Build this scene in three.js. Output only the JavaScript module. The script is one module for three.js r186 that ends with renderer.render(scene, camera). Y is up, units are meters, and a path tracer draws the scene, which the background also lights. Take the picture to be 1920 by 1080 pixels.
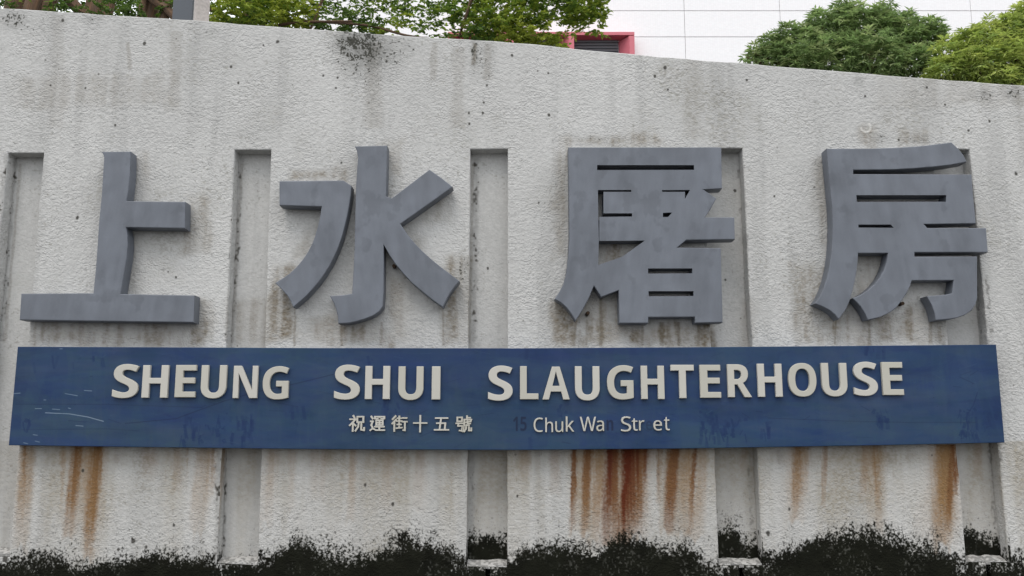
import * as THREE from 'three';
import { FontLoader } from 'three/addons/loaders/FontLoader.js';
import { mergeGeometries } from 'three/addons/utils/BufferGeometryUtils.js';

// ---------------------------------------------------------------- camera, sky, sun, exposure
const scene = new THREE.Scene();
const camera = new THREE.PerspectiveCamera(36.0395, 16 / 9, 0.1, 600);
camera.position.set(0, 1.6, 4.5);
camera.rotation.x = 0.1588;
camera.updateMatrixWorld();
const renderer = new THREE.WebGLRenderer({ antialias: true });
renderer.toneMapping = THREE.LinearToneMapping;
renderer.toneMappingExposure = 1.86;
renderer.shadowMap.enabled = true;

// value noise on a lattice (optionally periodic)
const TAB = new Float32Array(65536);
{ let s = 1234567; for (let i = 0; i < 65536; i++) { s = (Math.imul(s, 1664525) + 1013904223) >>> 0; TAB[i] = s / 4294967296; } }
const hash = (i, j) => TAB[(Math.imul(i, 7919) + Math.imul(j, 104729) + ((i * 31) ^ (j * 17))) & 65535];
function vn(x, y, per = 0) {
  let i = Math.floor(x), j = Math.floor(y); const fx = x - i, fy = y - j;
  let i1 = i + 1, j1 = j + 1;
  if (per) { i = ((i % per) + per) % per; j = ((j % per) + per) % per; i1 = ((i1 % per) + per) % per; j1 = ((j1 % per) + per) % per; }
  const u = fx * fx * (3 - 2 * fx), v = fy * fy * (3 - 2 * fy);
  const a = hash(i, j), b = hash(i1, j), c = hash(i, j1), d = hash(i1, j1);
  return a + (b - a) * u + (c - a) * v + (a - b - c + d) * u * v;
}
function fbm(x, y, oct = 4) { let s = 0, a = 0.5, n = 0; for (let k = 0; k < oct; k++) { s += a * vn(x + k * 17.3, y + k * 9.1); n += a; a *= 0.5; x *= 2.03; y *= 2.03; } return s / n; }
const sstep = (a, b, x) => { const t = Math.min(1, Math.max(0, (x - a) / (b - a))); return t * t * (3 - 2 * t); };
function rngOf(seed) { let s = seed >>> 0; return () => { s = (s + 0x6D2B79F5) >>> 0; let t = Math.imul(s ^ (s >>> 15), 1 | s); t = (t + Math.imul(t ^ (t >>> 7), 61 | t)) ^ t; return ((t ^ (t >>> 14)) >>> 0) / 4294967296; }; }

{ // overcast sky: brighter towards the zenith, soft uneven cloud
  const W = 512, H = 256, d = new Float32Array(W * H * 4);
  for (let j = 0; j < H; j++) {
    const el = ((j + 0.5) / H - 0.5) * Math.PI, up = Math.max(0, Math.sin(el));
    for (let i = 0; i < W; i++) {
      const az = i / W * Math.PI * 2, cx = Math.cos(az) * Math.cos(el), cz = Math.sin(az) * Math.cos(el);
      const cl = 0.9 + 0.2 * fbm(cx * 3 + 20, cz * 3 + up * 2 + 20, 4);
      const L = (0.72 + 0.42 * up) * cl, k = (j * W + i) * 4;
      d[k] = L * 0.97; d[k + 1] = L * 0.995; d[k + 2] = L * 1.03; d[k + 3] = 1;
    }
  }
  const t = new THREE.DataTexture(d, W, H, THREE.RGBAFormat, THREE.FloatType);
  t.mapping = THREE.EquirectangularReflectionMapping; t.magFilter = THREE.LinearFilter; t.minFilter = THREE.LinearFilter; t.wrapS = THREE.RepeatWrapping; t.needsUpdate = true;
  scene.background = t; scene.environment = t;
}
const sun = new THREE.DirectionalLight(0xfff4e6, 0.5);
sun.position.set(-5, 22, 11); sun.target.position.set(0, 2, 0);
sun.castShadow = true; sun.shadow.radius = 45; sun.shadow.mapSize.set(2048, 2048);
Object.assign(sun.shadow.camera, { left: -12, right: 12, top: 12, bottom: -12, near: 1, far: 60 });
scene.add(sun, sun.target);

// ---------------------------------------------------------------- helpers
const lin2s = (v) => { v = Math.min(1, Math.max(0, v)); return 255 * (v <= 0.0031308 ? v * 12.92 : 1.055 * Math.pow(v, 1 / 2.4) - 0.055); };
const rgb = (r, g, b) => new THREE.Color().setRGB(r, g, b);
function dataTex(buf, w, h, srgb, wrap = THREE.RepeatWrapping) {
  const t = new THREE.DataTexture(buf, w, h); t.colorSpace = srgb ? THREE.SRGBColorSpace : THREE.NoColorSpace;
  t.magFilter = THREE.LinearFilter; t.minFilter = THREE.LinearFilter; t.wrapS = t.wrapT = wrap; t.needsUpdate = true; return t;
}
function mesh(name, geo, mat, parent) { const m = new THREE.Mesh(geo, mat); m.name = name; m.castShadow = m.receiveShadow = true; if (parent) parent.add(m); return m; }
const taken = {};
function thing(name, label, category, pos = [0, 0, 0], group) {
  const g = new THREE.Group(); const n = taken[name] = (taken[name] ?? -1) + 1;
  g.name = n ? name + '_' + String(n).padStart(3, '0') : name;
  g.position.set(...pos); g.userData = { label, category }; if (group) g.userData.group = group;
  scene.add(g); return g;
}
const box = (x0, x1, y0, y1, z0, z1) => new THREE.BoxGeometry(x1 - x0, y1 - y0, z1 - z0).translate((x0 + x1) / 2, (y0 + y1) / 2, (z0 + z1) / 2);
const shapeOf = (pts, holes = []) => { const s = new THREE.Shape(pts.map(([x, y]) => new THREE.Vector2(x, y))); for (const h of holes) s.holes.push(new THREE.Path(h.map(([x, y]) => new THREE.Vector2(x, y)))); return s; };
// uv in metres; faces that look sideways or up also run along z
function metricUV(geo) {
  if (geo.index) geo = geo.toNonIndexed();
  geo.computeVertexNormals();
  const p = geo.attributes.position, n = geo.attributes.normal, uv = new Float32Array(p.count * 2);
  for (let i = 0; i < p.count; i++) {
    const nx = Math.abs(n.getX(i)), ny = Math.abs(n.getY(i)), nz = Math.abs(n.getZ(i));
    uv[2 * i] = p.getX(i) - (nx > nz && nx >= ny ? (p.getZ(i) + 0.08) * Math.sign(n.getX(i)) : 0);
    uv[2 * i + 1] = p.getY(i) - (ny > nz && ny > nx ? (p.getZ(i) + 0.08) * Math.sign(n.getY(i)) : 0);
  }
  geo.setAttribute('uv', new THREE.BufferAttribute(uv, 2)); return geo;
}
function tube(points, radii, sides = 8) { // tapered limb through points
  const c = new THREE.CatmullRomCurve3(points.map((p) => new THREE.Vector3(...p))), n = points.length * 6;
  const g = new THREE.TubeGeometry(c, n, 1, sides, false), p = g.attributes.position, v = new THREE.Vector3();
  for (let i = 0; i <= n; i++) {
    const t = i / n, f = t * (radii.length - 1), k = Math.min(radii.length - 2, Math.floor(f)), r = radii[k] + (radii[k + 1] - radii[k]) * (f - k), o = c.getPointAt(t);
    for (let j = 0; j <= sides; j++) { const q = i * (sides + 1) + j; v.fromBufferAttribute(p, q).sub(o).multiplyScalar(r * (1 + 0.22 * (vn(j % sides * 1.7 + 3, t * n * 0.35 + points[0][0] * 5 + 40) - 0.5))).add(o); p.setXYZ(q, v.x, v.y, v.z); }
  }
  g.computeVertexNormals(); return g;
}

// ---------------------------------------------------------------- wall surface: colour with stains and painted shade, and stucco relief
const TW = 2048, TH = 1152, X0 = -3.2, Y0 = 0.5, MX = 6.4, MY = 3.6;
const alb = new Float32Array(TW * TH * 3);
const smoothLine = (pts) => (x) => { if (x <= pts[0][0]) return pts[0][1]; for (let i = 1; i < pts.length; i++) if (x <= pts[i][0]) { const t = (x - pts[i - 1][0]) / (pts[i][0] - pts[i - 1][0]); return pts[i - 1][1] + (pts[i][1] - pts[i - 1][1]) * t; } return pts[pts.length - 1][1]; };
function paint(x0, y0, x1, y1, fn) { // fn(X, Y) -> [alpha, r, g, b]
  const i0 = Math.max(0, Math.floor((x0 - X0) / MX * TW)), i1 = Math.min(TW - 1, Math.ceil((x1 - X0) / MX * TW));
  const j0 = Math.max(0, Math.floor((y0 - Y0) / MY * TH)), j1 = Math.min(TH - 1, Math.ceil((y1 - Y0) / MY * TH));
  for (let j = j0; j <= j1; j++) for (let i = i0; i <= i1; i++) {
    const c = fn(X0 + (i + 0.5) / TW * MX, Y0 + (j + 0.5) / TH * MY); if (!c || c[0] <= 0) continue;
    const k = (j * TW + i) * 3, a = Math.min(1, c[0]);
    for (let q = 0; q < 3; q++) alb[k + q] += (c[q + 1] - alb[k + q]) * a;
  }
}
// plain render coat: mottling, run marks, dust in the pits
for (let j = 0; j < TH; j++) for (let i = 0; i < TW; i++) {
  const X = X0 + (i + 0.5) / TW * MX, Y = Y0 + (j + 0.5) / TH * MY, k = (j * TW + i) * 3;
  const g1 = vn(X * 120, Y * 150), g2 = vn(X * 60 + 7, Y * 80 + 3), m = fbm(X * 2.1 + 30, Y * 1.5 + 30, 5), runs = fbm(X * 13 + 50, Y * 0.9 + 50, 4);
  let v = 0.485 * (1 + 0.12 * (g1 - 0.5) + 0.10 * (g2 - 0.5) + 0.22 * (m - 0.5) - 0.10 * sstep(0.52, 0.75, runs));
  const grime = sstep(0.55, 0.8, fbm(X * 3.3 + 70, Y * 2.2 + 12, 5)) * sstep(0.35, 0.75, g1 * 0.5 + g2 * 0.5) * 0.55;
  const pit = sstep(0.78, 0.92, vn(X * 95 + 200, Y * 130 + 90)) * sstep(0.4, 0.7, fbm(X * 5 + 9, Y * 5 + 4, 3)) * 0.5;
  const a = Math.min(0.7, grime + pit);
  alb[k] = v * 1.005 * (1 - a) + 0.235 * a; alb[k + 1] = v * (1 - a) + 0.225 * a; alb[k + 2] = v * 0.975 * (1 - a) + 0.195 * a;
}
// brown run-off grime mixed with painted contact shade, round the characters and under the board: x0,y0,x1,y1 boxes and strength
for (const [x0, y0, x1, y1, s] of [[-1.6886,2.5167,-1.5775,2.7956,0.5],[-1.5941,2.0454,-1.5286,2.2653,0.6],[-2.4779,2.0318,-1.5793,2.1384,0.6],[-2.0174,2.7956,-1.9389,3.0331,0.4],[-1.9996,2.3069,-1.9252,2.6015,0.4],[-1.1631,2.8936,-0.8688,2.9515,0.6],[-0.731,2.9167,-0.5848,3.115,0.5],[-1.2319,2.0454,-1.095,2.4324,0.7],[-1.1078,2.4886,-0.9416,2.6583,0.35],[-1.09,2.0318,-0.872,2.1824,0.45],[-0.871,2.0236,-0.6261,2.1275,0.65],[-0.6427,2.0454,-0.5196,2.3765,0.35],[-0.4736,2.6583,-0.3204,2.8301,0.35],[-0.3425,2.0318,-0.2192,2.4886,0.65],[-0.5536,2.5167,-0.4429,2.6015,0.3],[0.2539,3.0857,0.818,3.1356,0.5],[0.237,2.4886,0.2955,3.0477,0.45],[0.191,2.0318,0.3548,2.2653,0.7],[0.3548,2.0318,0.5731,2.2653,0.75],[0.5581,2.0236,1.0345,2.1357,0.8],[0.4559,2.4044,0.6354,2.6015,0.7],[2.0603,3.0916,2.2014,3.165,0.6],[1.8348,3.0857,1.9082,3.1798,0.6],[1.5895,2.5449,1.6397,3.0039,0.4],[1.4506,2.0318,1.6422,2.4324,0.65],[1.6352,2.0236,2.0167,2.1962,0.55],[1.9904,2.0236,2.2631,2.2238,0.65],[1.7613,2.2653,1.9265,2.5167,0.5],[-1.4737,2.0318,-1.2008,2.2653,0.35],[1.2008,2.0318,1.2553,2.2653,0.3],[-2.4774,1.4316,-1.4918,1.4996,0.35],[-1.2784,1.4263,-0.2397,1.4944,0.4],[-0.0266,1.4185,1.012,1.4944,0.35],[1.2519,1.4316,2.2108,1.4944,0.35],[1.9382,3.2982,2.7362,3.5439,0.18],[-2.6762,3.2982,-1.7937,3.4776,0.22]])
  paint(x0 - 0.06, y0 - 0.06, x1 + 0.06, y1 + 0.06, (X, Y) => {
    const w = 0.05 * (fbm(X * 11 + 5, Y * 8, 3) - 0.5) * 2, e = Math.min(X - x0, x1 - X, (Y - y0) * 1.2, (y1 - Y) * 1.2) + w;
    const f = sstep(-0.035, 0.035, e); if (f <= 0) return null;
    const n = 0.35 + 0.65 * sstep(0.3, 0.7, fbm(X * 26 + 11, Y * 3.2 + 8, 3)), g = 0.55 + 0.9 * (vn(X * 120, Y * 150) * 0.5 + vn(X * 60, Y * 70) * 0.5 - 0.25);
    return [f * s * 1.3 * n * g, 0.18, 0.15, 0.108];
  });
// thin drips below the characters
for (const [xa, ya, xb, yb, w, s] of [[-1.1136,2.2238,-1.1086,2.0236,4,0.6],[-0.873,2.1384,-0.8695,2.0236,5,0.6],[-0.6656,2.1384,-0.6684,2.0236,5,0.5],[-0.3557,2.2238,-0.3478,2.0236,5,0.5],[0.3276,2.1549,0.3152,2.0236,5,0.6],[0.4576,2.2653,0.451,2.0236,6,0.8],[0.6684,2.1384,0.6657,2.0236,4,0.6],[0.7638,2.1384,0.7608,2.0236,8,0.7],[0.8511,2.1384,0.8477,2.0236,5,0.8],[0.9548,2.1384,0.951,2.0236,8,0.6],[1.6572,2.1604,1.6469,2.029,3,0.8],[1.8288,2.1549,1.8208,2.029,5,0.5],[2.1427,2.1549,2.1333,2.029,7,0.6],[0.3803,2.0182,0.3821,2.1549,5,0.4],[-2.2097,2.1384,-2.2008,2.0236,6,0.3],[-1.4474,3.0039,-1.4548,2.0454,7,0.35],[-2.6362,3.0039,-2.6321,2.0454,6,0.4],[-0.2108,3.0039,-0.2203,2.0454,6,0.45],[-2.0685,3.6592,-2.0495,3.5077,8,0.4],[-0.4166,3.6592,-0.4222,3.4475,14,0.35],[-0.2011,3.6531,-0.2088,3.5318,7,0.8],[-0.1292,3.647,-0.1312,3.4475,18,0.35],[-0.747,3.6592,-0.7351,3.1798,30,0.3],[-0.287,3.6288,-0.2884,3.1798,26,0.25],[0.9736,3.5621,0.9481,3.1209,30,0.2],[-2.4544,3.8122,-2.4173,3.1798,28,0.2],[-1.8136,3.7202,-1.7939,3.2982,24,0.25]])
  paint(Math.min(xa, xb) - 0.09, Math.min(ya, yb), Math.max(xa, xb) + 0.09, Math.max(ya, yb), (X, Y) => {
    const t = (Y - ya) / (yb - ya), xc = xa + (xb - xa) * t + 0.006 * (vn(Y * 14, xa * 31) - 0.5), hw = w / 720 * (0.7 + 0.6 * vn(Y * 9 + 3, xa * 17));
    const f = 1 - sstep(hw * 0.4, hw * 1.5, Math.abs(X - xc)); return f > 0 ? [f * s * 0.85 * (0.5 + 0.7 * vn(X * 140, Y * 120)), 0.15, 0.125, 0.09] : null;
  });
// tan run-off wash and painted-in dimness of the lower wall under the board, in uneven vertical runs with grain
paint(X0, 0.9, X0 + MX, 1.54, (X, Y) => {
  const runs = sstep(0.36, 0.66, fbm(X * 9 + 90, Y * 0.8 + 3, 4)), len = sstep(0.0, 0.28, Y - 0.92 - 0.35 * fbm(X * 11 + 9, 2, 3)), g = 0.5 + 0.8 * (vn(X * 120, Y * 150) * 0.6 + vn(X * 50, Y * 60) * 0.4 - 0.2);
  return [0.72 * (0.25 + 0.75 * runs) * (0.45 + 0.55 * len) * g, 0.26, 0.225, 0.165];
});
// rust runs under the board: top x,y to end x,y, width in px of the survey, strength, redness
for (const [xa, ya, xb, yb, w, s, red] of [[0.5067,1.4944,0.4721,1.0326,75,0.5,0.15],[0.64,1.4944,0.5982,1.0453,45,0.5,0.2],[0.8667,1.4944,0.8352,1.0707,50,0.42,0.1],[-2.1608,1.5049,-2.1556,1.0962,40,0.3,0.05],[-2.0861,1.5049,-2.0795,0.9946,38,0.4,0.1],[2.1608,1.5049,2.1005,0.9946,60,0.4,0.05],[0.36,1.4944,0.3362,1.0707,36,0.35,0.05],[1.4321,1.497,1.3945,1.1217,34,0.3,0.05],[1.8138,1.5023,1.7944,1.1217,36,0.28,0.05],[-2.4222,1.5049,-2.4159,1.0072,22,0.5,0.1],[-2.4356,1.5049,-2.4183,1.2758,5,0.5,0.3],[-2.1715,1.5049,-2.1899,1.0656,17,0.85,0.35],[-2.2462,1.5049,-2.2207,1.1217,9,0.35,0.1],[-2.0781,1.5049,-2.0817,0.9541,19,1,0.3],[-2.0541,1.5049,-2.0479,1.2758,8,0.6,0.3],[-1.5259,1.5049,-1.5548,1.0707,26,0.42,0],[-1.4966,1.5049,-1.4896,1.2758,5,0.5,0.3],[-1.6753,1.5049,-1.6669,1.2758,14,0.25,0.2],[-1.6219,1.5049,-1.6185,1.3534,5,0.35,0.3],[-1.814,1.5049,-1.8042,1.3534,30,0.2,0.1],[-1.2001,1.497,-1.2156,1.1217,22,0.28,0],[-1.0988,1.497,-1.095,1.1985,10,0.25,0],[-0.96,1.4944,-0.9622,1.25,24,0.2,0.1],[-0.792,1.4944,-0.8029,1.1344,14,0.35,0],[-0.6133,1.4944,-0.6227,1.1985,18,0.22,0.1],[-0.4533,1.4944,-0.4591,1.1985,20,0.2,0],[0.312,1.4944,0.2969,1.0834,9,0.85,0.5],[0.384,1.4944,0.3518,1.058,14,0.85,0.45],[0.44,1.4944,0.4095,1.058,14,0.5,0.2],[0.496,1.4944,0.4644,1.0453,20,1,0.85],[0.5227,1.4944,0.4985,1.0453,12,0.8,0.6],[0.6133,1.4944,0.5562,1.0402,38,1,0.75],[0.5813,1.4944,0.5405,1.0453,12,0.9,1],[0.6533,1.4944,0.6321,1.1472,14,0.85,0.6],[0.736,1.4944,0.7243,1.25,8,0.5,0.3],[0.8107,1.4944,0.7728,1.0962,16,1,1],[0.8053,1.4944,0.762,1.0834,24,0.55,0.3],[0.9147,1.4944,0.8727,1.0962,10,0.75,0.5],[0.88,1.4944,0.8487,1.0834,18,0.42,0.1],[0.9547,1.4944,0.9192,1.0707,20,0.4,0.05],[1.4321,1.497,1.3899,1.1344,14,0.6,0.2],[1.4668,1.497,1.4499,1.2758,12,0.35,0.1],[1.5656,1.4996,1.5382,1.1985,8,0.5,0.3],[1.7658,1.5023,1.7393,1.25,12,0.35,0.2],[1.8192,1.5023,1.8086,1.0962,13,0.6,0.2],[2.1741,1.5049,2.1109,0.9946,28,0.82,0.15],[2.2035,1.5049,2.145,1.0962,10,0.9,0.45],[2.2328,1.5049,2.196,1.2758,7,0.9,0.6],[2.1341,1.5049,2.1034,1.2758,14,0.4,0.1],[1.1871,1.5049,1.1685,1.3794,12,0.25,0.3],[0.0667,1.4944,0.0637,1.3534,20,0.25,0.2],[0.2133,1.4944,0.2117,1.2758,16,0.22,0.2],[2.3742,1.5049,2.3614,1.3534,16,0.25,0.2]])
  paint(Math.min(xa, xb) - 0.12, yb - 0.05, Math.max(xa, xb) + 0.12, ya + 0.02, (X, Y) => {
    const t = (ya - Y) / (ya - yb), xc = xa + (xb - xa) * t + 0.012 * (fbm(Y * 5 + 3, xa * 31 + 7, 2) - 0.5), hw = w / 690 * (0.75 + 0.5 * vn(Y * 6 + 3, xa * 17));
    const e = Math.abs(X - xc) + 0.010 * (vn(X * 150, Y * 90) - 0.5) + 0.012 * (fbm(X * 45 + 3, Y * 3, 3) - 0.5);
    const f = 1 - sstep(hw * 0.35, hw * 1.6, e); if (f <= 0) return null;
    const thin = fbm(X * 75 + xa * 3, Y * 2.2 + 20, 3), fade = 1 - 0.62 * sstep(0.35, 1.0, t + 0.25 * (fbm(X * 30, Y * 5, 3) - 0.5)) - sstep(0.93, 1.06, t + 0.2 * (vn(X * 60, Y * 20) - 0.5));
    const g = 0.75 + 0.4 * vn(X * 125, Y * 150) + 0.4 * (thin - 0.5) * 2, r = Math.min(1, red * (0.7 + 0.75 * thin) * (1.05 - 0.45 * t) + 0.10);
    return [Math.min(0.96, f * s * Math.max(0, fade) * g * 1.15), 0.27 - 0.175 * r, 0.172 - 0.148 * r, 0.078 - 0.066 * r];
  });
// dark algae spots in the top zone: cx, cy, rx, ry (px of the survey), strength
for (const [cx, cy, rx, ry, s] of [[-0.8379,3.6227,62,62,0.8],[-0.7753,3.644,34,50,1],[-0.8619,3.6592,26,30,1],[-0.6311,3.6166,52,36,0.55],[-0.9193,3.6592,22,22,0.7],[-0.744,3.5379,70,60,0.4],[-0.2007,3.6045,10,34,0.75],[-0.1575,3.5681,34,60,0.4],[-2.6984,3.7968,32,26,0.7],[-2.5948,3.7661,60,30,0.35],[-2.2655,3.7968,25,14,0.5],[-1.6118,3.7141,22,14,0.45],[1.8539,3.4415,14,18,0.5],[2.5034,3.3637,30,16,0.6],[2.6757,3.3816,30,26,0.6],[0.2233,2.8013,40,60,0.25],[-0.2478,2.4044,16,40,0.5],[1.9469,3.1209,20,12,0.5],[2.144,3.115,26,10,0.5],[-1.384,3.1503,40,20,0.2],[0.4091,3.115,60,16,0.25],[-0.0816,2.0454,16,60,0.2]])
  paint(cx - rx / 280, cy - ry / 280, cx + rx / 280, cy + ry / 280, (X, Y) => {
    const q = Math.hypot((X - cx) / (rx / 350), (Y - cy) / (ry / 350)), d = 1 - sstep(0.3, 1.2, q);
    const n = vn(X * 55 + 3, Y * 55) * 0.55 + vn(X * 130, Y * 150) * 0.45; const th = 0.88 - 0.46 * d * s, n2 = vn(X * 60 + 3, Y * 60) * 0.4 + vn(X * 175, Y * 165) * 0.6; return [sstep(th, th + 0.16, n2) * 0.85 + d * s * 0.32 * (0.4 + n), 0.06, 0.06, 0.052];
  });
// single pits and spots
for (const [cx, cy, r] of [[-1.2643,3.6653,5],[-1.3381,3.644,2.5],[-1.979,3.6531,4.5],[-0.6728,3.553,3],[-1.4627,3.4325,3.5],[-1.5072,3.5228,4],[-0.9332,3.4596,3],[0.8206,3.5167,4.5],[0.7651,3.4686,4],[0.8315,3.3936,3],[0.1955,3.2507,3.5],[2.2163,3.4056,3.5],[2.4191,3.4475,3],[2.3058,3.3101,2.5],[2.5337,3.2181,3.5],[0,3.5863,4],[0.1372,3.4987,2.5],[0.1942,3.4866,2.5],[-0.1339,3.4175,3],[-0.1559,3.2626,3.5],[-0.1506,3.322,3],[-0.2264,3.2034,3],[-0.2296,3.2626,3],[-2.1045,3.1945,3],[-0.94,3.4026,3],[-1.0107,3.4716,3],[-0.1268,2.438,3.5],[0.3825,2.1824,4],[-2.2664,2.6925,4],[2.6491,2.9283,4],[2.4189,3.165,3],[1.3735,2.8071,3],[1.1886,2.8589,4],[1.1195,2.3765,3],[-2.1394,1.4003,4],[-1.9346,1.0199,4],[-1.799,1.03,3.5],[-1.864,1.0605,5],[-1.6689,1.1344,4],[-1.8699,1.0707,3],[-0.729,1.3275,3.5],[-0.5892,1.2371,4],[0.0265,1.2758,3],[1.3726,1.2113,3],[1.2618,1.0962,5],[2.493,1.0199,5],[-2.4865,0.9769,7],[1.8309,2.8445,3],[2.0453,3.115,3],[1.8829,3.3577,3],[2.3273,3.4776,3],[1.2552,3.4475,3],[-0.8989,2.9893,3],[-0.9121,2.5167,3],[0.1394,2.7726,3],[-1.2715,2.5167,3],[-1.7329,2.3765,3],[-1.7759,2.4044,2],[-2.4652,3.4175,2.5],[-2.2788,3.4026,2.5],[-2.4293,3.7876,4]])
  paint(cx - 0.04, cy - 0.04, cx + 0.04, cy + 0.04, (X, Y) => [(1 - sstep(0.55, 1.15, Math.hypot(X - cx, (Y - cy) * 0.8) / (r / 460) + 0.5 * (vn(X * 110, Y * 110) - 0.5))) * 0.9, 0.045, 0.042, 0.036]);
{ const rnd = rngOf(5); for (let q = 0; q < 260; q++) { const cx = X0 + rnd() * MX, cy = Y0 + 0.4 + rnd() * (MY - 0.4), r = 0.002 + 0.0055 * rnd() ** 3, s = 0.35 + 0.5 * rnd();
  paint(cx - 0.02, cy - 0.02, cx + 0.02, cy + 0.02, (X, Y) => [(1 - sstep(0.5, 1.2, Math.hypot(X - cx, Y - cy) / r)) * s, 0.07, 0.065, 0.055]); } }
// pale ring of an old fixing with its stain
for (const [cx, cy] of [[1.8748,3.1857]]) paint(cx - 0.05, cy - 0.05, cx + 0.05, cy + 0.05, (X, Y) => { const d = Math.hypot(X - cx, Y - cy); return Y - cy > 0.6 * (X - cx) + 0.012 ? null : [(1 - sstep(0.003, 0.008, Math.abs(d - 0.026))) * 0.8, 0.60, 0.59, 0.56]; });
// black mould beads along the inner corners of the channels
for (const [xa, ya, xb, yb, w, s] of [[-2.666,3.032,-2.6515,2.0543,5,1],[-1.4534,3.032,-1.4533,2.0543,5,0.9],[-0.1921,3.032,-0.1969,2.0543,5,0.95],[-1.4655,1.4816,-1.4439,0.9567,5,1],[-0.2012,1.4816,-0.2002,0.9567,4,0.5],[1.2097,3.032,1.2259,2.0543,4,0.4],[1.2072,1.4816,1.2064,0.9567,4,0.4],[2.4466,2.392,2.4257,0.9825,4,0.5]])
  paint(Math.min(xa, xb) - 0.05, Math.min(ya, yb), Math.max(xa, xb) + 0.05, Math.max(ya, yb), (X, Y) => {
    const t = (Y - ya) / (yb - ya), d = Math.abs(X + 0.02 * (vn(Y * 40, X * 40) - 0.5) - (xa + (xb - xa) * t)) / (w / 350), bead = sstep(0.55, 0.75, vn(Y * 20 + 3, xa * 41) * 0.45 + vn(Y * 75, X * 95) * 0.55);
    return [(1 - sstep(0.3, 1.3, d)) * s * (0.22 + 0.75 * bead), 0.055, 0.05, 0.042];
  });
// black moss and algae along the foot
const mossWall = smoothLine([[-3.822,0.9819],[-2.669,0.9693],[-2.5101,0.9491],[-2.3807,0.9642],[-2.2765,0.9693],[-2.2,0.9946],[-2.1199,0.9743],[-2.0787,0.9491],[-1.9901,0.9895],[-1.8454,0.9794],[-1.6485,0.9693],[-1.4645,0.9541],[-1.3712,0.9189],[-1.2411,0.9289],[-1.1524,0.9946],[-1.0632,1.058],[-0.9439,1.025],[-0.8389,1.0199],[-0.6821,1.0402],[-0.5515,1.0707],[-0.4199,1.0504],[-0.3012,0.9946],[-0.222,0.9239],[-0.0261,0.9239],[0.0393,0.9946],[0.1312,1.0402],[0.2623,1.0402],[0.3932,1.0199],[0.5254,1.0758],[0.6301,1.0605],[0.7339,1.0148],[0.8657,1.0402],[0.9424,0.9819],[1.0061,0.934],[1.2145,0.9189],[1.3357,0.9946],[1.4161,1.03],[1.5752,1.0605],[1.7865,1.0809],[1.9424,1.0554],[2.0975,1.025],[2.198,0.9693],[2.4177,0.939],[2.5124,0.9743],[3.7714,0.9946]]);
const mossChannel = smoothLine([[-2.7694,0.8924],[-1.4379,0.8924],[-1.2782,0.8924],[-0.2009,1.0601],[-0.1206,1.0705],[-0.0401,1.0342],[1.0457,1.0861],[1.1259,1.0809],[1.1901,1.0135],[2.2914,1.0731],[2.3697,1.0471],[2.46,1.0083]]);
const inChannel = [[-2.6867,0.9491,-2.4838,1.3534],[-1.4566,0.9491,-1.259,1.3534],[-0.2238,0.939,-0.0237,1.3534],[1.0193,0.9491,1.2353,1.3534],[2.234,0.9592,2.45,1.3534]];
paint(X0, Y0, X0 + MX, 1.5, (X, Y) => {
  const ch = inChannel.some((b) => X > b[0] && X < b[2] && Y > b[1] + 0.005), d = (ch ? mossChannel(X) - 0.012 : Math.max(mossWall(X) - 0.026, 0.925 + 0.012 * vn(X * 8, 3))) - Y;
  const dens = sstep(-0.12, 0.13, d + 0.15 * (fbm(X * 7 + 4, Y * 7, 4) - 0.5) + 0.04 * (fbm(X * 28 + 4, Y * 14, 3) - 0.5)) + 0.2 * sstep(-0.36, -0.02, d + 0.16 * (fbm(X * 6 + 40, Y * 6, 3) - 0.5));
  const n = vn(X * 210 + 3, Y * 190) * 0.55 + vn(X * 95, Y * 80 + 7) * 0.33 + vn(X * 40, Y * 32 + 3) * 0.12;
  const a = sstep(-0.22, 0.24, dens * 1.3 - (0.10 + 1.25 * (n - 0.5) + 0.5)) ; if (a <= 0) return null;
  const m = 0.5 + fbm(X * 22, Y * 22, 4), deadLight = sstep(0.66, 0.9, vn(X * 130 + 70, Y * 110)) * 0.045 * sstep(0.35, 0.8, vn(X * 14, Y * 14));
  return [a * 0.995, 0.008 * m + deadLight, 0.0085 * m + deadLight, 0.0055 * m + deadLight * 0.9];
});
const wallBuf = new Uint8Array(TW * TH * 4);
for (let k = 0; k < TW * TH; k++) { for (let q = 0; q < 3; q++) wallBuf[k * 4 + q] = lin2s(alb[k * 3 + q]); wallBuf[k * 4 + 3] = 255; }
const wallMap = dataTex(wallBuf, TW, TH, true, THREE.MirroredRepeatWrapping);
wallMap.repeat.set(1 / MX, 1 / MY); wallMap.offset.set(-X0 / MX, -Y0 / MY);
const BT = 2048, bumpBuf = new Uint8Array(BT * BT * 4);
for (let j = 0; j < BT; j++) for (let i = 0; i < BT; i++) {
  const u = i / BT, v = j / BT, wx = (vn(u * 40, v * 40, 40) - 0.5) * 0.012;
  let h = 0.30 * vn(u * 105, v * 150, 2048) + 0.40 * vn((u + wx) * 210 + 0.5, v * 290, 2048) + 0.30 * vn(u * 400, v * 480, 2048);
  h = 0.5 + (sstep(0.15, 0.85, h) - 0.5) * (0.35 + 0.65 * vn(u * 22, v * 22, 2048)) - 0.35 * sstep(0.86, 0.95, vn(u * 130 + 60, v * 150 + 9, 2048)); const b = (j * BT + i) * 4; bumpBuf[b] = bumpBuf[b + 1] = bumpBuf[b + 2] = 255 * h; bumpBuf[b + 3] = 255;
}
const stucco = dataTex(bumpBuf, BT, BT, false, THREE.MirroredRepeatWrapping); stucco.repeat.set(0.5, 0.5);
const matWall = new THREE.MeshPhysicalMaterial({ map: wallMap, bumpMap: stucco, bumpScale: 0.0036, roughness: 0.97, specularIntensity: 0.1 });
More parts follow.
